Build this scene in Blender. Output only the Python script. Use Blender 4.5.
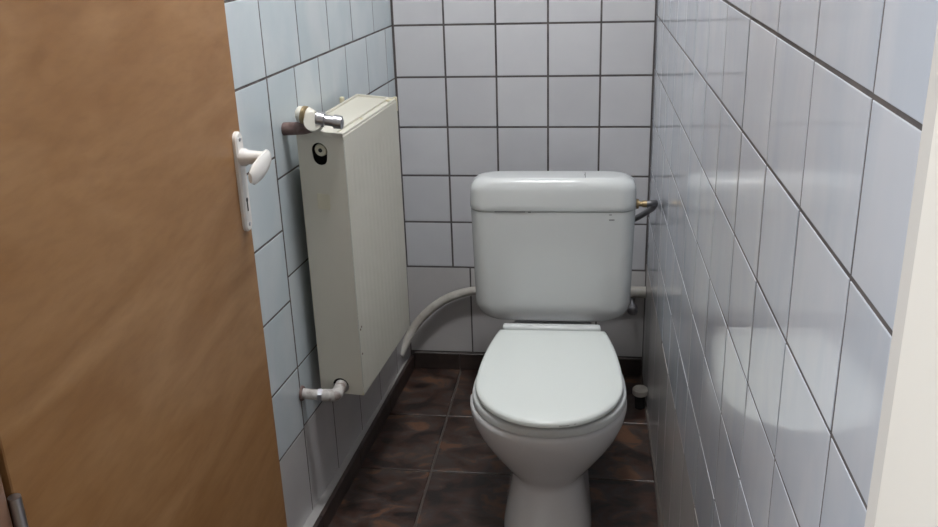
import bpy, bmesh, math, random
from mathutils import Vector, Matrix

random.seed(7)
sc = bpy.context.scene
for o in list(bpy.data.objects):
    bpy.data.objects.remove(o, do_unlink=True)
COL = sc.collection

# ------------------------------------------------------------------ camera
F_PX, CX, CD, CZ, YAW, PIT, ROL = 930.67, 0.5915, 2.7326, 1.0665, -0.1408, 0.3645, -0.0328
Z0 = 0.36                       # height of the first full tile line above the floor
fx = Vector((math.sin(YAW)*math.cos(PIT), math.cos(YAW)*math.cos(PIT), -math.sin(PIT)))
r0 = Vector((math.cos(YAW), -math.sin(YAW), 0))
u0 = r0.cross(fx)
rr = math.cos(ROL)*r0 + math.sin(ROL)*u0
uu = -math.sin(ROL)*r0 + math.cos(ROL)*u0
cam = bpy.data.cameras.new('camera')
cam.sensor_width = 36
cam.lens = F_PX*36/938
cam.clip_start = 0.02
camo = bpy.data.objects.new('camera', cam)
COL.objects.link(camo)
M = Matrix((rr, uu, -fx)).transposed().to_4x4()
M.translation = Vector((CX, -CD, CZ+Z0))
camo.matrix_world = M
sc.camera = camo

# ------------------------------------------------------------------ world, daylight, exposure
w = bpy.data.worlds.new('daylight_sky')
sc.world = w
w.use_nodes = True
w.node_tree.nodes['Background'].inputs[0].default_value = (0.62, 0.72, 0.9, 1)
w.node_tree.nodes['Background'].inputs[1].default_value = 1.0

def area(name, loc, target, sx, sy, energy, col):
    l = bpy.data.lights.new(name, 'AREA')
    l.shape = 'RECTANGLE'
    l.size, l.size_y = sx, sy
    l.energy = energy
    l.color = col
    o = bpy.data.objects.new(name, l)
    COL.objects.link(o)
    o.location = loc
    d = Vector(target) - Vector(loc)
    o.rotation_euler = d.to_track_quat('-Z', 'Z').to_euler()
    return o
# area light for an unseen window, placed left to brighten the right jamb
area('unseen_window_light', (-1.62, -3.35, 1.75), (0.8, -2.6, 1.2), 1.5, 1.25, 54, (0.93, 0.97, 1.0))

LAMP = 105.0                     # opal ceiling lamp, emission of its shade
sc.view_settings.view_transform = 'Standard'
sc.view_settings.look = 'None'
sc.view_settings.gamma = 1
sc.view_settings.use_curve_mapping = False
sc.view_settings.exposure = 0.04

# ------------------------------------------------------------------ materials
def mat(name, col, rough=0.5, metal=0.0, spec=0.5, var=None, vscale=(6, 6, 6), bump=0.0, bscale=40,
        coat=0.0, detail=4.0, lo=0.35, hi=0.65, rvar=0.0, rand=None):
    m = bpy.data.materials.new(name)
    m.use_nodes = True
    nt = m.node_tree
    b = nt.nodes['Principled BSDF']
    b.inputs['Base Color'].default_value = (*col, 1)
    b.inputs['Roughness'].default_value = rough
    b.inputs['Metallic'].default_value = metal
    b.inputs['Specular IOR Level'].default_value = spec
    b.inputs['Coat Weight'].default_value = coat
    b.inputs['Coat Roughness'].default_value = 0.08
    tc = nt.nodes.new('ShaderNodeTexCoord')
    colsock = None
    vec = tc.outputs['Object']
    if rand is not None:
        oi = nt.nodes.new('ShaderNodeObjectInfo')
        va = nt.nodes.new('ShaderNodeVectorMath')
        va.operation = 'MULTIPLY_ADD'
        va.inputs[1].default_value = (1, 1, 1)
        sca = nt.nodes.new('ShaderNodeVectorMath')
        sca.operation = 'SCALE'
        sca.inputs[0].default_value = (17.3, 5.1, 11.7)
        nt.links.new(oi.outputs['Random'], sca.inputs['Scale'])
        nt.links.new(vec, va.inputs[0])
        nt.links.new(sca.outputs[0], va.inputs[2])
        vec = va.outputs[0]
    if var is not None:
        mp = nt.nodes.new('ShaderNodeMapping')
        mp.inputs['Scale'].default_value = vscale
        nt.links.new(vec, mp.inputs['Vector'])
        n = nt.nodes.new('ShaderNodeTexNoise')
        n.inputs['Scale'].default_value = 1
        n.inputs['Detail'].default_value = detail
        n.inputs['Distortion'].default_value = 0.6
        nt.links.new(mp.outputs[0], n.inputs['Vector'])
        cr = nt.nodes.new('ShaderNodeValToRGB')
        cols = [col] + list(var)
        els = cr.color_ramp.elements
        while len(els) < len(cols):
            els.new(0.5)
        for i, c in enumerate(cols):
            els[i].position = lo + (hi-lo)*i/(len(cols)-1)
            els[i].color = (*c, 1)
        nt.links.new(n.outputs['Fac'], cr.inputs['Fac'])
        colsock = cr.outputs['Color']
        if rvar:
            mr = nt.nodes.new('ShaderNodeMapRange')
            mr.inputs['To Min'].default_value = max(0.02, rough-rvar)
            mr.inputs['To Max'].default_value = rough+rvar
            nt.links.new(n.outputs['Fac'], mr.inputs['Value'])
            nt.links.new(mr.outputs[0], b.inputs['Roughness'])
    if rand is not None:
        hs = nt.nodes.new('ShaderNodeHueSaturation')
        mr = nt.nodes.new('ShaderNodeMapRange')
        mr.inputs['To Min'].default_value = 1-rand
        mr.inputs['To Max'].default_value = 1+rand
        nt.links.new(oi.outputs['Random'], mr.inputs['Value'])
        nt.links.new(mr.outputs[0], hs.inputs['Value'])
        if colsock:
            nt.links.new(colsock, hs.inputs['Color'])
        else:
            hs.inputs['Color'].default_value = (*col, 1)
        colsock = hs.outputs['Color']
    if colsock:
        nt.links.new(colsock, b.inputs['Base Color'])
    if bump:
        n2 = nt.nodes.new('ShaderNodeTexNoise')
        n2.inputs['Scale'].default_value = bscale
        n2.inputs['Detail'].default_value = 3
        nt.links.new(vec, n2.inputs['Vector'])
        bp = nt.nodes.new('ShaderNodeBump')
        bp.inputs['Strength'].default_value = bump
        bp.inputs['Distance'].default_value = 0.01
        nt.links.new(n2.outputs['Fac'], bp.inputs['Height'])
        nt.links.new(bp.outputs[0], b.inputs['Normal'])
    return m

TILE_BACK = mat('tile_glaze_grey', (0.52, 0.52, 0.545), 0.16, var=[(0.56, 0.56, 0.58)], vscale=(5, 5, 5), rand=0.05, bump=0.02, bscale=9)
TILE_LEFT = mat('tile_glaze_blue', (0.49, 0.555, 0.59), 0.16, var=[(0.57, 0.615, 0.635)], vscale=(8, 8, 4), rand=0.05, bump=0.02, bscale=9)
TILE_RIGHT = mat('tile_glaze_blue_grey', (0.50, 0.54, 0.61), 0.085, var=[(0.57, 0.59, 0.64)], vscale=(12, 12, 4), rand=0.04, bump=0.025, bscale=10)
GROUT = mat('dark_grout', (0.075, 0.068, 0.07), 0.9, var=[(0.12, 0.105, 0.10)], vscale=(20, 20, 20))
GROUT_L = mat('grey_grout', (0.07, 0.058, 0.055), 0.9, var=[(0.14, 0.12, 0.115)], vscale=(20, 20, 20))
PAINT = mat('white_wall_paint', (0.72, 0.71, 0.68), 0.8, bump=0.05, bscale=60)
CORR = mat('corridor_paint', (0.70, 0.69, 0.66), 0.8)
CORRF = mat('corridor_floor_lino', (0.18, 0.13, 0.09), 0.5, var=[(0.25, 0.19, 0.13)], vscale=(4, 4, 4))
CAULK = mat('pale_caulk', (0.62, 0.60, 0.57), 0.7)
LEDGE = mat('grey_joint_filler', (0.34, 0.33, 0.325), 0.7)
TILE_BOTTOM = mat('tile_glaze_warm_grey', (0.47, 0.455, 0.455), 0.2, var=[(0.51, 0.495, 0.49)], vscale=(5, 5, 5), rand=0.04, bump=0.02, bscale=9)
FLOOR = mat('brown_slate_tile', (0.018, 0.013, 0.012), 0.38, var=[(0.050, 0.024, 0.017), (0.048, 0.038, 0.035), (0.125, 0.060, 0.034)],
            vscale=(12, 17, 12), lo=0.38, hi=0.64, detail=6, rand=0.12, rvar=0.1, bump=0.12, bscale=30)
SKIRT = mat('dark_skirting_tile', (0.028, 0.020, 0.018), 0.4, var=[(0.060, 0.040, 0.034)], vscale=(12, 12, 12), rand=0.12)
FGROUT = mat('floor_grout', (0.10, 0.085, 0.075), 0.9)
CERAM = mat('white_sanitary_ceramic', (0.70, 0.70, 0.715), 0.10, spec=0.5)
PLAST = mat('white_gloss_plastic', (0.61, 0.63, 0.63), 0.16)
SEATP = mat('white_seat_plastic', (0.72, 0.76, 0.74), 0.22)
MARK = mat('grey_mark', (0.10, 0.10, 0.10), 0.7)
RAD = mat('cream_radiator_enamel', (0.55, 0.53, 0.455), 0.4, var=[(0.58, 0.56, 0.49)], vscale=(3, 3, 3))
RADY = mat('yellowed_enamel', (0.62, 0.57, 0.40), 0.45)
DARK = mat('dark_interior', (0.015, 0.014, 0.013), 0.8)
STICK = mat('yellowed_sticker', (0.56, 0.53, 0.41), 0.6)
CHROME = mat('dull_chrome', (0.42, 0.42, 0.45), 0.3, metal=1.0)
BRASS = mat('brass', (0.34, 0.26, 0.15), 0.5, metal=1.0)
RUST = mat('rusty_painted_pipe', (0.12, 0.075, 0.065), 0.6, var=[(0.22, 0.15, 0.14)], vscale=(40, 40, 40))
PIPEP = mat('grimy_painted_pipe', (0.40, 0.38, 0.36), 0.45, var=[(0.52, 0.50, 0.48), (0.25, 0.2, 0.18)], vscale=(35, 35, 35))
PIPEB = mat('beige_painted_pipe', (0.50, 0.48, 0.44), 0.5, var=[(0.40, 0.37, 0.33)], vscale=(25, 25, 25))
VALVE = mat('cream_valve_plastic', (0.66, 0.64, 0.57), 0.4)
HOSE = mat('grey_braided_hose', (0.14, 0.14, 0.15), 0.4, metal=0.4)
HANDLE = mat('white_handle_plastic', (0.76, 0.74, 0.71), 0.25)
JAMB = mat('cream_frame_paint', (0.86, 0.83, 0.77), 0.45, bump=0.03, bscale=50)
JAMBL = mat('brown_frame_paint', (0.26, 0.15, 0.10), 0.45)

def wood():
    m = bpy.data.materials.new('warm_door_veneer')
    m.use_nodes = True
    nt = m.node_tree
    b = nt.nodes['Principled BSDF']
    b.inputs['Roughness'].default_value = 0.42
    tc = nt.nodes.new('ShaderNodeTexCoord')
    def noise(sc_, rot, det, dist):
        mp = nt.nodes.new('ShaderNodeMapping')
        mp.inputs['Scale'].default_value = sc_
        mp.inputs['Rotation'].default_value = rot
        nt.links.new(tc.outputs['Object'], mp.inputs['Vector'])
        n = nt.nodes.new('ShaderNodeTexNoise')
        n.inputs['Scale'].default_value = 1
        n.inputs['Detail'].default_value = det
        n.inputs['Distortion'].default_value = dist
        nt.links.new(mp.outputs[0], n.inputs['Vector'])
        return n
    a = noise((3, 2.6, 9), (math.radians(38), 0, 0), 3, 1.6)      # broad flame figure
    g = noise((60, 24, 90), (math.radians(38), 0, 0), 4, 0.3)     # fine pores
    cr = nt.nodes.new('ShaderNodeValToRGB')
    e = cr.color_ramp.elements
    e[0].position, e[0].color = 0.32, (0.275, 0.132, 0.044, 1)
    e[1].position, e[1].color = 0.72, (0.370, 0.203, 0.088, 1)
    nt.links.new(a.outputs['Fac'], cr.inputs['Fac'])
    cr2 = nt.nodes.new('ShaderNodeValToRGB')
    e = cr2.color_ramp.elements
    e[0].position, e[0].color = 0.3, (0.90, 0.88, 0.86, 1)
    e[1].position, e[1].color = 0.6, (1, 1, 1, 1)
    nt.links.new(g.outputs['Fac'], cr2.inputs['Fac'])
    mx = nt.nodes.new('ShaderNodeMixRGB')
    mx.blend_type = 'MULTIPLY'
    mx.inputs[0].default_value = 1
    nt.links.new(cr.outputs[0], mx.inputs[1])
    nt.links.new(cr2.outputs[0], mx.inputs[2])
    nt.links.new(mx.outputs[0], b.inputs['Base Color'])
    return m
WOOD = wood()

# ------------------------------------------------------------------ mesh helpers
def link(name, me, m=None, parent=None, loc=(0, 0, 0), rot=(0, 0, 0)):
    o = bpy.data.objects.new(name, me)
    COL.objects.link(o)
    if m is not None and me is not None and not me.materials:
        me.materials.append(m)
    o.location = loc
    o.rotation_euler = rot
    if parent is not None:
        o.parent = parent
    return o

def from_bm(name, bm, m, parent=None, smooth=False, loc=(0, 0, 0), rot=(0, 0, 0), angle=40):
    bmesh.ops.recalc_face_normals(bm, faces=bm.faces)
    me = bpy.data.meshes.new(name)
    bm.to_mesh(me)
    bm.free()
    o = link(name, me, m, parent, loc, rot)
    if smooth:
        for p in me.polygons:
            p.use_smooth = True
        me.set_sharp_from_angle(angle=math.radians(angle))
    return o

def tag(o, label, cat, group=None):
    o['label'] = label
    o['category'] = cat
    if group:
        o['group'] = group
    return o

def struct(o, label=None, cat=None):
    o['kind'] = 'structure'
    if label:
        o['label'] = label
    if cat:
        o['category'] = cat
    return o

def empty(name, loc, rotz=0):
    o = bpy.data.objects.new(name, None)
    COL.objects.link(o)
    o.location = loc
    o.rotation_euler = (0, 0, rotz)
    o.empty_display_size = 0.1
    return o

def add_box(bm, lo, hi, bev=0.0, seg=2):
    r = bmesh.ops.create_cube(bm, size=1)
    vs = r['verts']
    for v in vs:
        v.co = Vector([(lo[i]+hi[i])/2 + v.co[i]*(hi[i]-lo[i]) for i in range(3)])
    if bev:
        es = list({e for v in vs for e in v.link_edges})
        bmesh.ops.bevel(bm, geom=es, offset=bev, segments=seg, affect='EDGES', profile=0.5)

def add_prism(bm, quad, z0, z1):
    lo = [bm.verts.new((x, y, z0)) for x, y in quad]
    hi = [bm.verts.new((x, y, z1)) for x, y in quad]
    n = len(quad)
    bm.faces.new(lo)
    bm.faces.new(hi)
    for i in range(n):
        bm.faces.new((lo[i], lo[(i+1) % n], hi[(i+1) % n], hi[i]))

def loft(bm, rings, cap=True):
    prev = None
    first = None
    for ring in rings:
        vs = [bm.verts.new(p) for p in ring]
        if prev:
            n = len(vs)
            for i in range(n):
                bm.faces.new((prev[i], prev[(i+1) % n], vs[(i+1) % n], vs[i]))
        else:
            first = vs
        prev = vs
    if cap:
        bm.faces.new(first)
        bm.faces.new(prev)

def add_tube(bm, pts, rad, n=16, cap=True):
    pts = [Vector(p) for p in pts]
    rads = rad if isinstance(rad, (list, tuple)) else [rad]*len(pts)
    rings = []
    t0 = (pts[1]-pts[0]).normalized()
    up = Vector((0, 0, 1)) if abs(t0.z) < 0.9 else Vector((1, 0, 0))
    nrm = (up - t0*up.dot(t0)).normalized()
    for i, p in enumerate(pts):
        if i == 0:
            t = t0
        elif i == len(pts)-1:
            t = (pts[-1]-pts[-2]).normalized()
        else:
            t = ((pts[i+1]-p).normalized() + (p-pts[i-1]).normalized()).normalized()
        nrm = (nrm - t*nrm.dot(t)).normalized()
        b = t.cross(nrm)
        rings.append([p + (nrm*math.cos(2*math.pi*k/n) + b*math.sin(2*math.pi*k/n))*rads[i] for k in range(n)])
    loft(bm, rings, cap)

def curve(pts, per=8):
    """Catmull-Rom through pts"""
    P = [Vector(p) for p in pts]
    P = [2*P[0]-P[1]] + P + [2*P[-1]-P[-2]]
    out = []
    for i in range(1, len(P)-2):
        for k in range(per):
            t = k/per
            a, b, c, d = P[i-1], P[i], P[i+1], P[i+2]
            out.append(0.5*((2*b) + (c-a)*t + (2*a-5*b+4*c-d)*t*t + (3*b-a-3*c+d)*t**3))
    out.append(P[-2])
    return out

def tube(name, pts, rad, m, parent=None, n=16):
    bm = bmesh.new()
    add_tube(bm, pts, rad, n)
    return from_bm(name, bm, m, parent, True)

# ------------------------------------------------------------------ room shell
AL, AR, XR = 0.0913, -0.0225, 0.758
def lx(y): return AL*y
def rx(y): return XR + AR*y
YF = -2.10                     # inner face of the front (door) wall
CEIL = 2.55
TT = 0.0009                     # tile thickness in front of the grout

TILE_CACHE = {}
def tile_mesh(wd, ht, m):
    key = (round(wd, 3), round(ht, 3), m.name)
    if key in TILE_CACHE:
        return TILE_CACHE[key]
    bm = bmesh.new()
    b1, b2 = 0.0004, 0.0011
    def ring(ins, y):
        x, z = wd/2-ins, ht/2-ins
        return [Vector((-x, y, -z)), Vector((x, y, -z)), Vector((x, y, z)), Vector((-x, y, z))]
    loft(bm, [ring(0, 0.004), ring(0, -TT+0.0006), ring(b1, -TT+0.0002), ring(b2, -TT)])
    bmesh.ops.recalc_face_normals(bm, faces=bm.faces)
    me = bpy.data.meshes.new('tile')
    bm.to_mesh(me)
    bm.free()
    me.materials.append(m)
    TILE_CACHE[key] = me
    return me

def put_tile(wall, m, p0, p1, z0, z1, theta, gap, wob=0.0022):
    """tile whose wall footprint runs from p0 to p1 (plan points on the grout plane)"""
    p0, p1 = Vector((*p0, 0)), Vector((*p1, 0))
    wd = (p1-p0).length-gap
    ht = z1-z0-gap
    if wd < 0.012 or ht < 0.012:
        return
    c = (p0+p1)/2
    g = random.Random(int(c.x*977+c.y*3571+z0*7919))
    o = link('tile', tile_mesh(wd, ht, m), None, wall, (c.x, c.y, (z0+z1)/2),
             (g.uniform(-wob, wob), 0, theta+g.uniform(-wob, wob)))
    return o

tile_top = Z0 + 9*0.1506
# --- back wall
bm = bmesh.new()
add_box(bm, (-0.05, TT, 0), (XR+0.06, 0.12, tile_top))
wall_back = struct(from_bm('wall_back', bm, GROUT), 'back wall of square grey glazed tiles behind the toilet', 'wall')
bm = bmesh.new()
add_box(bm, (-0.05, 0.0, tile_top), (XR+0.06, 0.12, CEIL))
from_bm('upper_plaster', bm, PAINT, wall_back)
xs = [0.003, 0.1525, 0.3035, 0.4545, 0.6055, XR-0.002]
for k in range(9):
    for i in range(5):
        put_tile(wall_back, TILE_BACK, (xs[i], TT), (xs[i+1], TT), Z0+k*0.1506, Z0+(k+1)*0.1506, 0, 0.0058)
for a, b in zip([0.0, 0.207, 0.407, 0.607], [0.207, 0.407, 0.607, XR]):
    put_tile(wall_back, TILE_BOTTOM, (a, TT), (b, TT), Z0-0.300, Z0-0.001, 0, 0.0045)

# --- left wall
TL = math.atan2(1, AL)
nL = Vector((1, -AL)).normalized()
def LP(y):   # point on the grout plane
    return (lx(y)-nL.x*TT, y-nL.y*TT)
bm = bmesh.new()
e = 0.12
add_prism(bm, [LP(0.05), LP(YF), (lx(YF)-e, YF), (lx(0.05)-e, 0.05)], 0, Z0+0.753+0.165*6)
wall_left = struct(from_bm('wall_left', bm, GROUT_L), 'left wall of pale blue tiles behind the radiator', 'wall')
bm = bmesh.new()
add_prism(bm, [(lx(0.05), 0.05), (lx(YF), YF), (lx(YF)-e, YF), (lx(0.05)-e, 0.05)], Z0+0.753+0.165*6, CEIL)
from_bm('upper_plaster', bm, PAINT, wall_left)
def left_rows(cols, rows, gap, m=TILE_LEFT):
    for a, b in zip(cols, cols[1:]):
        for z0, z1 in zip(rows, rows[1:]):
            put_tile(wall_left, m, LP(b), LP(a), Z0+z0, Z0+z1, TL, gap+0.0008)
step = [-0.876-0.168*i for i in range(8)]
left_rows([0, -0.165, -0.34, -0.507, -0.691]+step, [0.753+0.165*i for i in range(7)], 0.0042)
left_rows([0, -0.067, -0.237, -0.402, -0.588], [-0.07, 0.12, 0.28, 0.44, 0.6, 0.753], 0.0036)
left_rows([-0.588, -0.731, -0.874], [-0.07, 0.085, 0.31, 0.535, 0.753], 0.0036)
left_rows(step, [-0.075, 0.086, 0.254, 0.421, 0.585, 0.753], 0.0042)
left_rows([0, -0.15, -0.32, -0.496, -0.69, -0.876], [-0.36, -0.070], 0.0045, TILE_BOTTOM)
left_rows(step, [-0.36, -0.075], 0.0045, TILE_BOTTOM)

# --- right wall
TR = math.atan2(-1, -AR)
nR = Vector((-1, AR)).normalized()
def RP(y):
    return (rx(y)-nR.x*TT, y-nR.y*TT)
bm = bmesh.new()
add_prism(bm, [RP(0.05), RP(YF), (rx(YF)+e, YF), (rx(0.05)+e, 0.05)], 0, Z0+1.37)
wall_right = struct(from_bm('wall_right', bm, GROUT), 'right wall of glossy blue grey tiles beside the toilet', 'wall')
bm = bmesh.new()
add_prism(bm, [(rx(0.05), 0.05), (rx(YF), YF), (rx(YF)+e, YF), (rx(0.05)+e, 0.05)], Z0+1.37, CEIL)
from_bm('upper_plaster', bm, PAINT, wall_right)
ycols = [-2.098, -1.985, -1.798, -1.622, -1.447, -1.252, -1.073, -0.90, -0.73, -0.56, -0.39, -0.225, -0.06, 0.0]
zrows = [-0.36, 0.025, 0.178, 0.335, 0.478, 0.623, 0.772, 0.922, 1.072, 1.222, 1.37]
for a, b in zip(ycols, ycols[1:]):
    for z0, z1 in zip(zrows, zrows[1:]):
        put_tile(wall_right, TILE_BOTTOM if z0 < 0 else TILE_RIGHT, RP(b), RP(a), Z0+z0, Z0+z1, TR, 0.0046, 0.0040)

# --- floor with its tiles
bm = bmesh.new()
add_box(bm, (-0.35, YF-0.0, -0.12), (1.0, 0.05, -0.004))
floor = struct(from_bm('floor', bm, FGROUT), 'brown slate look tiled floor around the toilet', 'floor')
fxs = [-0.43, -0.133, 0.167, 0.467, 0.767, 1.067]
fys = [0.0, -0.02, -0.313, -0.606, -0.899, -1.192, -1.485, -1.778, -2.071, YF]
G = 0.0028
for i in range(len(fxs)-1):
    for j in range(1, len(fys)-1):
        ya, yb = fys[j]-G, fys[j+1]+G
        if j == 1:
            ya = 0.0
        x0, x1 = fxs[i]+G, fxs[i+1]-G
        q = [(max(x0, lx(ya)), ya), (min(x1, rx(ya)), ya), (min(x1, rx(yb)), yb), (max(x0, lx(yb)), yb)]
        if q[1][0]-q[0][0] < 0.01 or q[2][0]-q[3][0] < 0.01 or abs(ya-yb) < 0.01:
            continue
        cxm, cym = sum(p[0] for p in q)/4, sum(p[1] for p in q)/4
        def ins(d, z):
            return [Vector((p[0]-cxm - math.copysign(d, p[0]-cxm), p[1]-cym-math.copysign(d, p[1]-cym), z)) for p in q]
        bm = bmesh.new()
        loft(bm, [ins(0, -0.006), ins(0, -0.0015), ins(0.002, 0.0)])
        from_bm('tile', bm, FLOOR, floor, False, (cxm, cym, 0))

# --- skirting
bm = bmesh.new()
add_box(bm, (0.013, -0.006, 0), (rx(0)-0.004, 0.002, 0.058))
bbk = struct(from_bm('baseboard_back', bm, FGROUT), 'dark brown tile skirting along the back wall', 'baseboard')
xb = [0.013, 0.165, 0.345, 0.645, rx(0)-0.003]
for a, b in zip(xb, xb[1:]):
    bm = bmesh.new()
    add_box(bm, (a+0.0015, -0.0125, 0.001), (b-0.0015, -0.004, 0.060), 0.0015, 1)
    from_bm('skirting_tile', bm, SKIRT, bbk)
def sx(y): return 0.013 + 0.069*y      # front face of the left skirting
bm = bmesh.new()
add_prism(bm, [(sx(-0.013)-0.010, -0.013), (sx(YF)-0.010, YF), (lx(YF), YF), (lx(-0.013), -0.013)], 0, 0.0535)
bbl = struct(from_bm('baseboard_left', bm, LEDGE), 'dark brown tile skirting with pale top edge along the left wall', 'baseboard')
yb = [-0.013, -0.30, -0.60, -0.90, -1.20, -1.50, -1.80, YF]
for a, b in zip(yb, yb[1:]):
    bm = bmesh.new()
    a2, b2 = a-0.0012, b+0.0012
    add_prism(bm, [(sx(a2), a2), (sx(b2), b2), (sx(b2)-0.010, b2), (sx(a2)-0.010, a2)], 0.001, 0.052)
    from_bm('skirting_tile', bm, SKIRT, bbl)
bm = bmesh.new()
add_prism(bm, [(rx(-0.01), -0.01), (rx(YF), YF), (rx(YF)-0.006, YF), (rx(-0.01)-0.006, -0.01)], 0.0, 0.006)
struct(from_bm('trim_1', bm, FGROUT), 'pale caulk line where the right tiles meet the floor', 'trim')

# --- ceiling, front wall, door frame, corridor
bm = bmesh.new()
add_box(bm, (-1.5, -4.9, CEIL), (2.2, 0.12, CEIL+0.1))
struct(from_bm('ceiling', bm, PAINT), 'white painted ceiling', 'ceiling')
bm = bmesh.new()
add_box(bm, (-1.5, -2.24, 0), (-0.235, YF, CEIL))
add_box(bm, (0.96, -2.24, 0), (2.2, YF, CEIL))
add_box(bm, (-0.235, -2.24, 2.10), (0.96, YF, CEIL))
struct(from_bm('wall_front', bm, CORR), 'painted wall around the doorway', 'wall')
bm = bmesh.new()
add_box(bm, (0.800, -2.30, 0), (0.97, -2.128, 2.10), 0.004, 2)
jr = struct(from_bm('trim_2', bm, JAMB), 'cream painted door jamb at the right of the doorway', 'trim')
bm = bmesh.new()
add_box(bm, (0.8035, -2.130, 0), (0.97, -2.099, 2.10), 0.002, 1)
from_bm('sealing_strip', bm, CAULK, jr)
bm = bmesh.new()
add_box(bm, (-0.24, -2.30, 0), (-0.030, -1.957, 2.10), 0.004, 2)
struct(from_bm('trim_3', bm, JAMBL), 'brown door jamb on the hinge side of the doorway', 'trim')
bm = bmesh.new()
add_box(bm, (-0.24, -2.30, 2.04), (0.97, -2.10, 2.12), 0.003, 1)
struct(from_bm('trim_4', bm, JAMB), 'door frame header above the doorway', 'trim')
bm = bmesh.new()
add_box(bm, (-1.5, -4.9, -0.12), (2.2, YF-0.002, -0.004))
struct(from_bm('floor_corridor', bm, CORRF), 'corridor floor in front of the doorway', 'floor')
WY0, WY1, WZ0, WZ1 = -4.13, -2.57, 1.10, 2.40  # opening of the unseen window, placed so its light reaches the right jamb
bm = bmesh.new()
add_box(bm, (-1.6, -4.6, 0), (-1.5, WY0, CEIL))
add_box(bm, (-1.6, WY1, 0), (-1.5, YF, CEIL))
add_box(bm, (-1.6, WY0, 0), (-1.5, WY1, WZ0))
add_box(bm, (-1.6, WY0, WZ1), (-1.5, WY1, CEIL))
struct(from_bm('wall_corridor_left', bm, CORR), 'corridor wall with the unseen window placed left of the photographer', 'wall')
win = struct(empty('unseen_window_1', (-1.56, (WY0+WY1)/2, WZ0)), 'unseen window frame placed left of the photographer to light the jamb', 'window')
for lo, hi in (((-0.02, WY0, WZ0), (0.05, WY0+0.05, WZ1)), ((-0.02, WY1-0.05, WZ0), (0.05, WY1, WZ1)),
               ((-0.02, WY0, WZ0), (0.05, WY1, WZ0+0.05)), ((-0.02, WY0, WZ1-0.05), (0.05, WY1, WZ1))):
    bm = bmesh.new()
    add_box(bm, (lo[0], lo[1]-(WY0+WY1)/2, lo[2]-WZ0), (hi[0], hi[1]-(WY0+WY1)/2, hi[2]-WZ0))
    from_bm('unseen_window_bar', bm, JAMB, win)
bm = bmesh.new()
add_box(bm, (2.2, -4.9, 0), (2.3, YF, CEIL))
struct(from_bm('wall_corridor_right', bm, CORR), 'corridor wall right of the photographer', 'wall')
bm = bmesh.new()
add_box(bm, (-1.6, -4.7, 0), (2.3, -4.6, CEIL))
struct(from_bm('wall_corridor_back', bm, CORR), 'plain corridor wall behind the photographer', 'wall')

# ------------------------------------------------------------------ ceiling lamp of the toilet room
CL = empty('ceiling_lamp', (0.40, -1.05, CEIL))
tag(CL, 'round opal ceiling lamp above the toilet', 'lamp')
bm = bmesh.new()
add_tube(bm, [(0, 0, 0), (0, 0, -0.03)], [0.15, 0.145], 32)
from_bm('base', bm, HANDLE, CL, True)
OPAL = mat('lit_opal_glass', (0.9, 0.9, 0.9), 0.3)
_b = OPAL.node_tree.nodes['Principled BSDF']
_b.inputs['Emission Color'].default_value = (0.98, 0.985, 1.0, 1)
_b.inputs['Emission Strength'].default_value = LAMP
bm = bmesh.new()
loft(bm, [[Vector((0.14*math.cos(t)*math.cos(2*math.pi*k/32), 0.14*math.cos(t)*math.sin(2*math.pi*k/32), -0.03-0.06*math.sin(t))) for k in range(32)]
          for t in [math.radians(v) for v in (0, 15, 30, 45, 60, 75, 86)]])
from_bm('shade', bm, OPAL, CL, True)

# ------------------------------------------------------------------ door
DX, DYF, DYH = -0.030, -1.178, -1.947
bm = bmesh.new()
add_box(bm, (DX-0.04, DYH, 0.012), (DX, DYF, 2.02), 0.0015, 1)
door = struct(from_bm('door_1', bm, WOOD), 'smooth warm brown veneer door standing open on the left', 'door')
# handle: plate, lever, key slot, screws
hz0, hz1 = Z0+0.533, Z0+0.716
hy = DYF-0.026
pl_w = 0.031
def stadium(wd, ht, n=10):
    r = wd/2
    pts = []
    for k in range(n+1):
        a = math.pi*k/n
        pts.append((r*math.cos(a), ht/2-r+r*math.sin(a)))
    for k in range(n+1):
        a = math.pi+math.pi*k/n
        pts.append((r*math.cos(a), -ht/2+r+r*math.sin(a)))
    return pts
bm = bmesh.new()
def st_ring(wd, ht, x):
    return [Vector((x, a, b)) for a, b in stadium(wd, ht)]
loft(bm, [st_ring(pl_w, hz1-hz0, 0), st_ring(pl_w, hz1-hz0, 0.005), st_ring(pl_w-0.006, hz1-hz0-0.006, 0.008)])
plate = from_bm('handle_plate', bm, HANDLE, door, True, (DX, hy, (hz0+hz1)/2))
plate['label'] = 'white rounded handle plate'
zl = (hz1-hz0)/2-0.046          # lever height in plate space
bm = bmesh.new()
add_tube(bm, [(0.006, 0, zl), (0.016, 0, zl), (0.020, 0, zl), (0.051, 0, zl-0.001)], [0.0155, 0.0155, 0.0125, 0.0110], 20)
from_bm('lever_neck', bm, HANDLE, plate, True)
# lever blade: runs back towards the hinge (towards the viewer), broad paddle section drooping a little
bm = bmesh.new()
rings = []
for t in [i/10 for i in range(11)]:
    yy = 0.010 - 0.088*t
    xx = 0.052 + 0.010*math.sin(t*math.pi*0.6)-0.012*t*t
    zz = zl - 0.004*t - 0.012*t*t
    hw = 0.0085*(1-0.35*t)
    hh = 0.0125 + 0.0075*math.sin(math.pi*min(1, t*0.9))
    if t == 0:
        hw *= 0.5; hh *= 0.6
    if t == 1:
        hw *= 0.6; hh *= 0.6
    rings.append([Vector((xx+hw*math.cos(2*math.pi*k/14), yy, zz+hh*math.sin(2*math.pi*k/14))) for k in range(14)])
loft(bm, rings)
from_bm('lever', bm, HANDLE, plate, True)
bm = bmesh.new()
zk = -(hz1-hz0)/2+0.050
add_tube(bm, [(0.0075, 0, zk+0.009), (0.0084, 0, zk+0.009)], 0.0042, 12)
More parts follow.
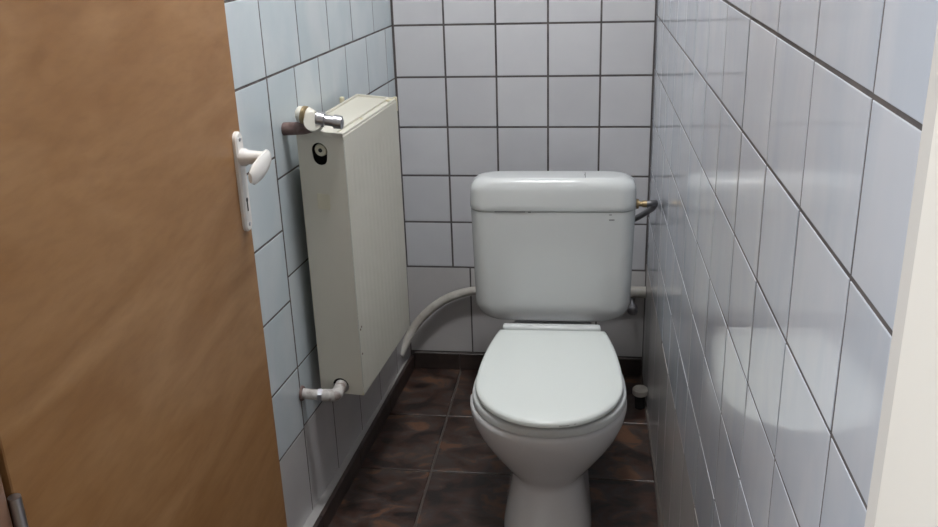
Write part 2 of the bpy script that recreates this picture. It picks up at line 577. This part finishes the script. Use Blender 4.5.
add_box(bm, (0.0075, -0.0022, zk-0.012), (0.0084, 0.0022, zk+0.008))
from_bm('keyhole', bm, DARK, plate)
for s in (1, -1):
    bm = bmesh.new()
    add_tube(bm, [(0.0075, 0, s*((hz1-hz0)/2-0.014)), (0.0092, 0, s*((hz1-hz0)/2-0.014))], [0.0045, 0.0035], 12)
    from_bm('screw', bm, CHROME, plate, True)
for zc in (0.30, 0.80, 1.75):
    bm = bmesh.new()
    add_tube(bm, [(DX+0.004, DYH-0.005, zc-0.045), (DX+0.004, DYH-0.005, zc+0.045)], 0.007, 12)
    from_bm('hinge', bm, CHROME, door, True)

# ------------------------------------------------------------------ toilet
T = empty('toilet', (0.4860, -0.42, 0), math.radians(1.1))
tag(T, 'white close coupled toilet with closed lid and tall plastic cistern', 'toilet')

def egg(front, wide, back, hw, hb, z, n=40, pw=2.05, tp=1.6):
    """plan outline: half superellipse in front of the widest point, tapering sides to the back"""
    pts = []
    for k in range(n+1):                       # right widest -> front -> left widest
        a = math.pi*k/n
        c, s = math.cos(a), math.sin(a)
        pts.append(Vector((hw*math.copysign(abs(c)**(2/pw), c), wide-(wide-front)*abs(s)**(2/pw), z)))
    m = 10
    for k in range(1, m+1):
        t = k/m
        pts.append(Vector((-(hw-(hw-hb)*t**tp), wide+(back-wide)*t, z)))
    for k in range(m, 0, -1):
        t = k/m
        pts.append(Vector((hw-(hw-hb)*t**tp, wide+(back-wide)*t, z)))
    return pts

# bowl with pedestal
bm = bmesh.new()
Z = lambda z: z+Z0
rings = [
    egg(-0.497, -0.36, 0.130, 0.108, 0.092, Z(-0.360), pw=2.7),
    egg(-0.495, -0.36, 0.130, 0.107, 0.092, Z(-0.345), pw=2.7),
    egg(-0.480, -0.355, 0.130, 0.100, 0.090, Z(-0.310), pw=2.7),
    egg(-0.462, -0.35, 0.130, 0.092, 0.088, Z(-0.270), pw=2.6),
    egg(-0.450, -0.34, 0.130, 0.085, 0.086, Z(-0.232), pw=2.5),
    egg(-0.448, -0.335, 0.130, 0.083, 0.086, Z(-0.220), pw=2.4),
    egg(-0.452, -0.333, 0.130, 0.088, 0.087, Z(-0.211), pw=2.3, tp=1.5),
    egg(-0.466, -0.33, 0.130, 0.106, 0.088, Z(-0.194), pw=2.2, tp=1.3),
    egg(-0.484, -0.33, 0.132, 0.130, 0.090, Z(-0.166), tp=1.1),
    egg(-0.501, -0.33, 0.135, 0.153, 0.094, Z(-0.135), tp=1.0),
    egg(-0.517, -0.335, 0.137, 0.170, 0.098, Z(-0.104), tp=0.9),
    egg(-0.529, -0.338, 0.138, 0.182, 0.100, Z(-0.072), tp=0.85),
    egg(-0.534, -0.340, 0.138, 0.1870, 0.100, Z(-0.045), tp=0.8),
    egg(-0.533, -0.340, 0.138, 0.1865, 0.100, Z(-0.033), tp=0.8),
    egg(-0.528, -0.340, 0.136, 0.181, 0.098, Z(-0.027), tp=0.8),
]
loft(bm, rings)
from_bm('bowl', bm, CERAM, T, True, angle=60)
# seat ring
def slab(name, m, zs, scale=1.0, df=0.0, dome=0.0, hb=0.142):
    bm = bmesh.new()
    rs = []
    z0, z1 = zs
    prof = [(0.006, z0), (0.0, z0+0.002), (0.0, z1-0.007), (0.0015, z1-0.004), (0.005, z1-0.0012), (0.010, z1)]
    for ins, z in prof:
        rs.append([p+Vector((0.0022, 0, 0)) for p in egg(-0.543-df+ins, -0.345, -0.066-ins*0.6, 0.1745*scale-ins, hb-ins, Z(z), pw=2.04, tp=2.0)])
    if dome:
        for f in (0.85, 0.6, 0.35, 0.12):
            base = [p+Vector((0.0022, 0, 0)) for p in egg(-0.543-df+0.010, -0.345, -0.072, 0.1745*scale-0.010, hb-0.010, 0, pw=2.04, tp=2.0)]
            c = Vector((0, -0.30, 0))
            rs.append([Vector(((p.x-c.x)*f+c.x, (p.y-c.y)*f+c.y, Z(z1+dome*(1-f*f)))) for p in base])
    loft(bm, rs)
    return from_bm(name, bm, m, T, True, angle=60)
slab('seat_ring', PLAST, (-0.027, -0.004), 1.045, -0.006, 0.0, 0.128)
slab('seat_lid', SEATP, (0.001, 0.017), 1.0, 0.0, 0.004)
# scuffs along the front edge of the lid
def lid_front_y(x):
    c = min(1.0, abs(x)/0.1740)
    s = (1-c**2.04)**(1/2.04)
    return -0.345-0.198*s
for x0, x1, zz in ((0.030, 0.052, 0.0075), (0.062, 0.067, 0.008), (0.086, 0.098, 0.007)):
    bm = bmesh.new()
    add_tube(bm, [(x0, lid_front_y(x0)-0.0001, Z(zz)), ((x0+x1)/2, lid_front_y((x0+x1)/2)-0.0001, Z(zz-0.0005)), (x1, lid_front_y(x1)-0.0001, Z(zz))], 0.0009, 6)
    from_bm('scuff', bm, MARK, T)
# hinge bar
for x_ in (-0.075, 0.075):
    bm = bmesh.new()
    add_tube(bm, [(x_, -0.051, Z(-0.030)), (x_, -0.051, Z(0.010))], 0.011, 12)
    from_bm('hinge_post', bm, PLAST, T, True)
bm = bmesh.new()
add_box(bm, (-0.130, -0.064, Z(0.004)), (0.130, -0.038, Z(0.024)), 0.0075, 3)
from_bm('hinge_bar', bm, PLAST, T, True)

# cistern
def rrect(hx, y0, y1, r, z, n=8):
    """rounded rectangle ring, y0 = front (more negative), y1 = back"""
    pts = []
    for cx_, cy_, a0 in ((hx-r, y1-r, 0), (-hx+r, y1-r, 90), (-hx+r, y0+r, 180), (hx-r, y0+r, 270)):
        for k in range(n+1):
            a = math.radians(a0+90*k/n)
            pts.append(Vector((cx_+r*math.cos(a), cy_+r*math.sin(a), z)))
    return pts
DB = 0.146                     # cistern depth
bm = bmesh.new()
rings = []
zb, rb = -0.002, 0.060
for k in range(9):
    a = math.radians(90*k/8)
    ins = rb*(1-math.sin(a))
    insf = 0.030*(1-math.sin(a))
    rings.append(rrect(0.2105-ins*0.98, 0.006+insf, DB-0.002-insf*0.3, 0.042, Z(zb+rb*(1-math.cos(a)))))
rings.append(rrect(0.2140, 0.003, DB-0.001, 0.044, Z(0.20)))
rings.append(rrect(0.2165, 0.000, DB, 0.045, Z(0.3215)))
loft(bm, rings)
from_bm('cistern_body', bm, PLAST, T, True, angle=50)
bm = bmesh.new()
rings = [rrect(0.2140, 0.003, DB-0.002, 0.044, Z(0.3215)), rrect(0.2145, 0.002, DB-0.002, 0.044, Z(0.3232)),
         rrect(0.2172, -0.0012, DB+0.001, 0.046, Z(0.3240)), rrect(0.2182, -0.0025, DB+0.002, 0.047, Z(0.3265)),
         rrect(0.2182, -0.0024, DB+0.002, 0.047, Z(0.340)), rrect(0.2172, 0.0004, DB+0.001, 0.047, Z(0.371))]
zt, rt = 0.371, 0.040
def lid_ring(hx, y0, y1, r, z):
    ps = rrect(hx, y0, y1, r, z)
    for p in ps:                      # the top falls a little towards the back
        p.z -= 0.10*max(0.0, p.y)*min(1.0, (z-Z(zt))/rt)
    return ps
for k in range(1, 10):
    a = math.radians(90*k/9)
    ins = rt*(1-math.cos(a))
    rings.append(lid_ring(0.2172-ins*1.05, 0.0004+ins*0.55, DB+0.001-ins*0.6, 0.047, Z(zt+rt*math.sin(a))))
loft(bm, rings)
lid = from_bm('cistern_lid', bm, PLAST, T, True, angle=50)
# marks: crack on the lid edge, thin dark line in the joint, two small printed dashes
bm = bmesh.new()
add_tube(bm, [(-0.150, -0.0012, Z(0.3228)), (-0.07, -0.0012, Z(0.3228))], 0.0011, 6)
add_tube(bm, [(-0.062, -0.0010, Z(0.3222)), (-0.055, -0.0010, Z(0.3222))], 0.0013, 6)
from_bm('joint_line', bm, MARK, lid)
bm = bmesh.new()
add_tube(bm, [(0.0850, 0.100, Z(0.4010)), (0.0850, 0.070, Z(0.4040)), (0.0830, 0.065, Z(0.4045)), (0.0850, 0.060, Z(0.4050)), (0.0850, 0.024, Z(0.4086))], 0.0010, 6)
from_bm('crack', bm, MARK, lid)
bm = bmesh.new()
add_box(bm, (0.147, -0.0004, Z(0.3145)), (0.154, 0.004, Z(0.3165)))
add_box(bm, (0.147, -0.0004, Z(0.3005)), (0.161, 0.004, Z(0.3028)))
from_bm('printed_dashes', bm, MARK, T)

# ------------------------------------------------------------------ water inlet, pipes
def cw(x, y, z):
    return (x, y, z+Z0)
H = empty('inlet_hose', cw(0.70, -0.32, 0.34))
tag(H, 'grey flexible inlet hose with brass fitting at the right of the cistern', 'hose')
def sub(o, root):
    """parent keeping world position"""
    o.parent = root
    o.matrix_parent_inverse = Matrix.Translation(root.location).inverted() if not root.rotation_euler.z else \
        (Matrix.Translation(root.location) @ root.rotation_euler.to_matrix().to_4x4()).inverted()
    return o
sub(tube('brass_fitting', [cw(0.7045, -0.34, 0.322), cw(0.711, -0.34, 0.322), cw(0.7115, -0.34, 0.322), cw(0.720, -0.34, 0.322), cw(0.7205, -0.34, 0.322), cw(0.732, -0.34, 0.322)],
         [0.013, 0.013, 0.007, 0.007, 0.0095, 0.0095], BRASS, n=12), H)
sub(tube('hose', curve([cw(0.731, -0.34, 0.322), cw(0.744, -0.339, 0.324), cw(0.754, -0.325, 0.320), cw(0.753, -0.285, 0.296), cw(0.742, -0.235, 0.268), cw(0.722, -0.195, 0.240), cw(0.690, -0.170, 0.215), cw(0.655, -0.160, 0.200)]),
         0.0085, HOSE, n=12), H)

P = tube('water_pipe', curve([cw(-0.016, -0.100, -0.268), cw(0.000, -0.070, -0.238), cw(0.030, -0.045, -0.186), cw(0.078, -0.038, -0.134), cw(0.130, -0.032, -0.098), cw(0.185, -0.030, -0.076), cw(0.235, -0.030, -0.066), cw(0.30, -0.030, -0.064), cw(0.40, -0.030, -0.066)]),
         0.0140, PIPEB)
tag(P, 'beige painted pipe curving from under the radiator to behind the cistern', 'pipe')
P2 = tube('water_pipe', [cw(0.405, -0.030, -0.066), cw(0.66, -0.030, -0.062), cw(0.7575, -0.030, -0.060)], 0.018, PIPEB)
tag(P2, 'short horizontal beige pipe in the corner right of the cistern', 'pipe')
V = empty('stop_valve', cw(0.716, -0.075, -0.085))
tag(V, 'small metal stop valve with round knob right of the cistern', 'valve')
sub(tube('valve_stem', [cw(0.716, -0.046, -0.078), cw(0.716, -0.085, -0.088)], 0.007, CHROME, n=10), V)
sub(tube('valve_knob', [cw(0.716, -0.085, -0.087), cw(0.716, -0.090, -0.088), cw(0.716, -0.106, -0.092), cw(0.716, -0.110, -0.093)], [0.008, 0.0155, 0.0155, 0.010], CHROME, n=12), V)

S = empty('pipe_stub', (0.742, -0.215, 0))
tag(S, 'capped floor pipe stub with pale lid behind the toilet by the right wall', 'pipe')
bm = bmesh.new()
add_tube(bm, [(0, 0, 0.0), (0, 0, 0.045)], 0.015, 16)
from_bm('stub', bm, DARK, S, True)
bm = bmesh.new()
add_tube(bm, [(0, 0, 0.044), (0, 0, 0.047), (0, 0, 0.062), (0, 0, 0.067)], [0.020, 0.0235, 0.0235, 0.018], 20)
from_bm('cap', bm, PIPEB, S, True)

# ------------------------------------------------------------------ radiator
RH, RL, RD = 0.634, 0.396, 0.106
ra = math.atan2(1, AL)              # local +x runs along the wall towards the back
R = empty('radiator', (0.0595, -0.832, Z0-0.003), ra)
tag(R, 'cream panel radiator hung on the tiled left wall', 'radiator')
# local frame: x = length (0 near end), y = towards the wall (+), front face at y = 0
def hole_panel(name, x0, x1, y0, y1, z0, z1, holes, m):
    """plate in the y-z plane with round/obround holes, thickness x0..x1"""
    bm = bmesh.new()
    edges = []
    def loop(pts):
        vs = [bm.verts.new((x0, a, b)) for a, b in pts]
        for i in range(len(vs)):
            edges.append(bm.edges.new((vs[i], vs[(i+1) % len(vs)])))
    r = 0.010
    outer = []
    for cy_, cz_, a0 in ((y1-r*0.2, z1-r, 0), (y0+r, z1-r, 90), (y0+r, z0+r, 180), (y1-r*0.2, z0+r, 270)):
        rr_ = r if cy_ == y0+r else r*0.2
        for k in range(5):
            a = math.radians(a0+90*k/4)
            outer.append((cy_+rr_*math.cos(a), cz_+(r*math.sin(a))))
    loop(outer)
    for h in holes:
        loop(h)
    bmesh.ops.triangle_fill(bm, use_beauty=True, use_dissolve=False, edges=edges)
    g = bmesh.ops.extrude_face_region(bm, geom=list(bm.faces))
    for v in g['geom']:
        if isinstance(v, bmesh.types.BMVert):
            v.co.x = x1
    return from_bm(name, bm, m, R)
def circ(cy, cz, r, n=20):
    return [(cy+r*math.cos(2*math.pi*k/n), cz+r*math.sin(2*math.pi*k/n)) for k in range(n)]
def obround(cy, za, zb_, ra_, rb_, n=12):
    pts = [(cy+ra_*math.cos(math.pi*k/n), za+ra_*math.sin(math.pi*k/n)) for k in range(n+1)]
    pts += [(cy+rb_*math.cos(math.pi+math.pi*k/n), zb_+rb_*math.sin(math.pi+math.pi*k/n)) for k in range(n+1)]
    return pts
yh = 0.058
hole_panel('side_panel', -0.001, 0.001, 0.0, RD, 0.0, RH, [obround(yh-0.002, RH-0.040, RH-0.056, 0.0178, 0.0160), circ(yh-0.003, 0.020, 0.020)], RAD)
hole_panel('side_panel', RL-0.001, RL+0.001, 0.0, RD, 0.0, RH, [], RAD)
# front panel with pressed vertical flutes
bm = bmesh.new()
npitch = 13
marg = 0.022
prof = [(0.001, 0)]
pitch = (RL-2*marg)/npitch
for i in range(npitch):
    x = marg+i*pitch
    prof += [(x, 0), (x+pitch*0.20, 1), (x+pitch*0.52, 1), (x+pitch*0.72, 0)]
prof.append((RL-0.001, 0))
zl_ = [(0.0, 0), (0.020, 0), (0.030, 1), (RH-0.058, 1), (RH-0.045, 0), (RH-0.004, 0), (RH, -1)]
grid = []
for z, k in zl_:
    row = []
    for x, d in prof:
        y = -0.0005+0.0006*d*max(0, k)
        if k < 0:
            y += 0.004
        row.append(bm.verts.new((x, y, z)))
    grid.append(row)
for a, b in zip(grid, grid[1:]):
    for i in range(len(a)-1):
        bm.faces.new((a[i], a[i+1], b[i+1], b[i]))
from_bm('front_panel', bm, RAD, R)
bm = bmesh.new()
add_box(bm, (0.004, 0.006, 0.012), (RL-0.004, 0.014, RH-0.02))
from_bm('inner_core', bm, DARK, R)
bm = bmesh.new()
add_box(bm, (0.004, RD-0.014, 0.010), (RL-0.004, RD-0.001, RH-0.012), 0.002, 1)
from_bm('back_panel', bm, RAD, R)
# bottom edge
bm = bmesh.new()
add_box(bm, (0.002, 0.000, -0.002), (RL-0.002, 0.012, 0.004), 0.001, 1)
from_bm('bottom_seam', bm, RADY, R)
# top cover: rim frame and recessed plate
bm = bmesh.new()
zt0, zt1 = RH-0.006, RH+0.004
add_box(bm, (-0.002, 0.001, zt0), (RL+0.002, 0.0065, zt1-0.001), 0.001, 1)
add_box(bm, (-0.002, 0.019, zt0), (RL+0.002, 0.024, zt1), 0.001, 1)
add_box(bm, (-0.002, RD-0.006, zt0), (RL+0.002, RD, zt1), 0.001, 1)
add_box(bm, (-0.002, 0.001, zt0), (0.004, RD, zt1), 0.001, 1)
add_box(bm, (RL-0.004, 0.001, zt0), (RL+0.002, RD, zt1), 0.001, 1)
tc_ = from_bm('top_cover', bm, RAD, R)
bm = bmesh.new()
add_box(bm, (0.002, 0.004, RH-0.006), (RL-0.002, RD-0.003, RH-0.001))
from_bm('cover_plate', bm, RAD, tc_)
bm = bmesh.new()
add_box(bm, (RL-0.030, 0.004, RH-0.001), (RL-0.012, 0.020, RH+0.003), 0.001, 1)
add_box(bm, (RL-0.006, -0.001, RH-0.030), (RL+0.004, 0.008, RH+0.006), 0.001, 1)
from_bm('cover_clip', bm, RADY, tc_)
bm = bmesh.new()
add_box(bm, (0.155, 0.009, RH-0.001), (0.163, 0.015, RH+0.003), 0.001, 1)
from_bm('cover_clip', bm, RADY, tc_)
# plug in the upper hole
bm = bmesh.new()
add_tube(bm, [(0.030, yh-0.002, RH-0.040), (0.006, yh-0.002, RH-0.040), (0.004, yh-0.002, RH-0.040)], [0.0138, 0.0138, 0.0120], 20)
pg = from_bm('vent_plug', bm, STICK, R, True)
bm = bmesh.new()
add_tube(bm, [(0.0042, yh-0.002, RH-0.040), (0.0025, yh-0.002, RH-0.040)], 0.0045, 12)
from_bm('plug_screw', bm, DARK, pg)
for z0_, z1_ in ((RH-0.12, RH-0.01), (0.005, 0.06)):  # dark plates behind the side-panel holes, interior shade put in as colour
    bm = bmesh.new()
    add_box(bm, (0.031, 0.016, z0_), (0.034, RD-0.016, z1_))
    from_bm('inner_shade_plate', bm, DARK, R)
bm = bmesh.new()
add_box(bm, (-0.0022, yh-0.016, RH-0.173), (-0.0009, yh+0.013, RH-0.137), 0.0004, 1)
from_bm('sticker', bm, STICK, R)
# chips in the paint
for (x, z) in ((0.012, 0.105), (0.012, 0.168), (0.019, 0.172)):
    bm = bmesh.new()
    add_tube(bm, [(x, -0.0004, z), (x, -0.0012, z)], 0.0028, 8)
    from_bm('paint_chip', bm, RUST, R)
# wall brackets
for x in (0.13, 0.31):
    bm = bmesh.new()
    add_box(bm, (x-0.012, RD-0.002, 0.05), (x+0.012, RD+0.024, RH-0.03))
    add_box(bm, (x-0.006, RD+0.002, RH-0.03), (x+0.006, RD+0.012, RH+0.012), 0.002, 1)
    from_bm('wall_bracket', bm, RADY, R)

# the radiator hangs slightly crooked: its front edge sits lower than its back edge
_done = set()
for o in [c for c in R.children_recursive]:
    if o.data and o.data.name not in _done:
        _done.add(o.data.name)
        for v in o.data.vertices:
            v.co.z -= (0.003+0.006*v.co.z/RH)*(1-v.co.y/RD)

# upper supply valve: rusty wall pipe, cream body with brass ring, chrome spindle housing over the radiator top
VT = empty('radiator_valve', cw(-0.03, -0.815, 0.66))
tag(VT, 'radiator supply valve with chrome head and rusty wall pipe above the radiator', 'valve')
def px3(x, y, z): return cw(x, y, z)
sub(tube('wall_pipe', [px3(-0.082, -0.815, 0.632), px3(-0.029, -0.828, 0.637), px3(-0.003, -0.830, 0.643)], [0.0145, 0.014, 0.0135], RUST), VT)
sub(tube('valve_body', [px3(0.001, -0.820, 0.646), px3(0.003, -0.842, 0.652), px3(0.007, -0.868, 0.660)], [0.015, 0.021, 0.0195], VALVE), VT)
sub(tube('union_nut', [px3(-0.035, -0.835, 0.669), px3(-0.031, -0.836, 0.669), px3(-0.011, -0.840, 0.666), px3(0.003, -0.842, 0.662)], [0.012, 0.0175, 0.0185, 0.015], VALVE), VT)
sub(tube('brass_ring', [px3(-0.019, -0.848, 0.670), px3(-0.012, -0.849, 0.669)], [0.0195, 0.0195], BRASS), VT)
sub(tube('chrome_head', [px3(0.011, -0.856, 0.664), px3(0.013, -0.856, 0.664), px3(0.029, -0.854, 0.660), px3(0.030, -0.854, 0.660), px3(0.047, -0.850, 0.656), px3(0.048, -0.850, 0.656), px3(0.064, -0.848, 0.653), px3(0.066, -0.848, 0.653)],
         [0.010, 0.0165, 0.0165, 0.0115, 0.0115, 0.0155, 0.0145, 0.010], CHROME, n=10), VT)

# lower return: pipe from the wall and elbow into the side panel
RP_ = empty('return_pipe', cw(-0.03, -0.865, 0.012))
tag(RP_, 'grimy elbow pipe joining the lower radiator corner to the wall', 'pipe')
sub(tube('wall_pipe', [px3(-0.083, -0.872, 0.016), px3(-0.034, -0.872, 0.013)], 0.0125, PIPEP), RP_)
sub(tube('wall_rosette', [px3(-0.079, -0.872, 0.016), px3(-0.074, -0.872, 0.016)], [0.019, 0.017], RUST), RP_)
sub(tube('nut', [px3(-0.037, -0.872, 0.013), px3(-0.027, -0.872, 0.013)], 0.0165, CHROME, n=6), RP_)
sub(tube('elbow', curve([px3(-0.028, -0.872, 0.013), px3(-0.004, -0.871, 0.013), px3(0.004, -0.866, 0.014), px3(0.005, -0.850, 0.015), px3(0.005, -0.825, 0.016)], 5), 0.0145, PIPEP), RP_)
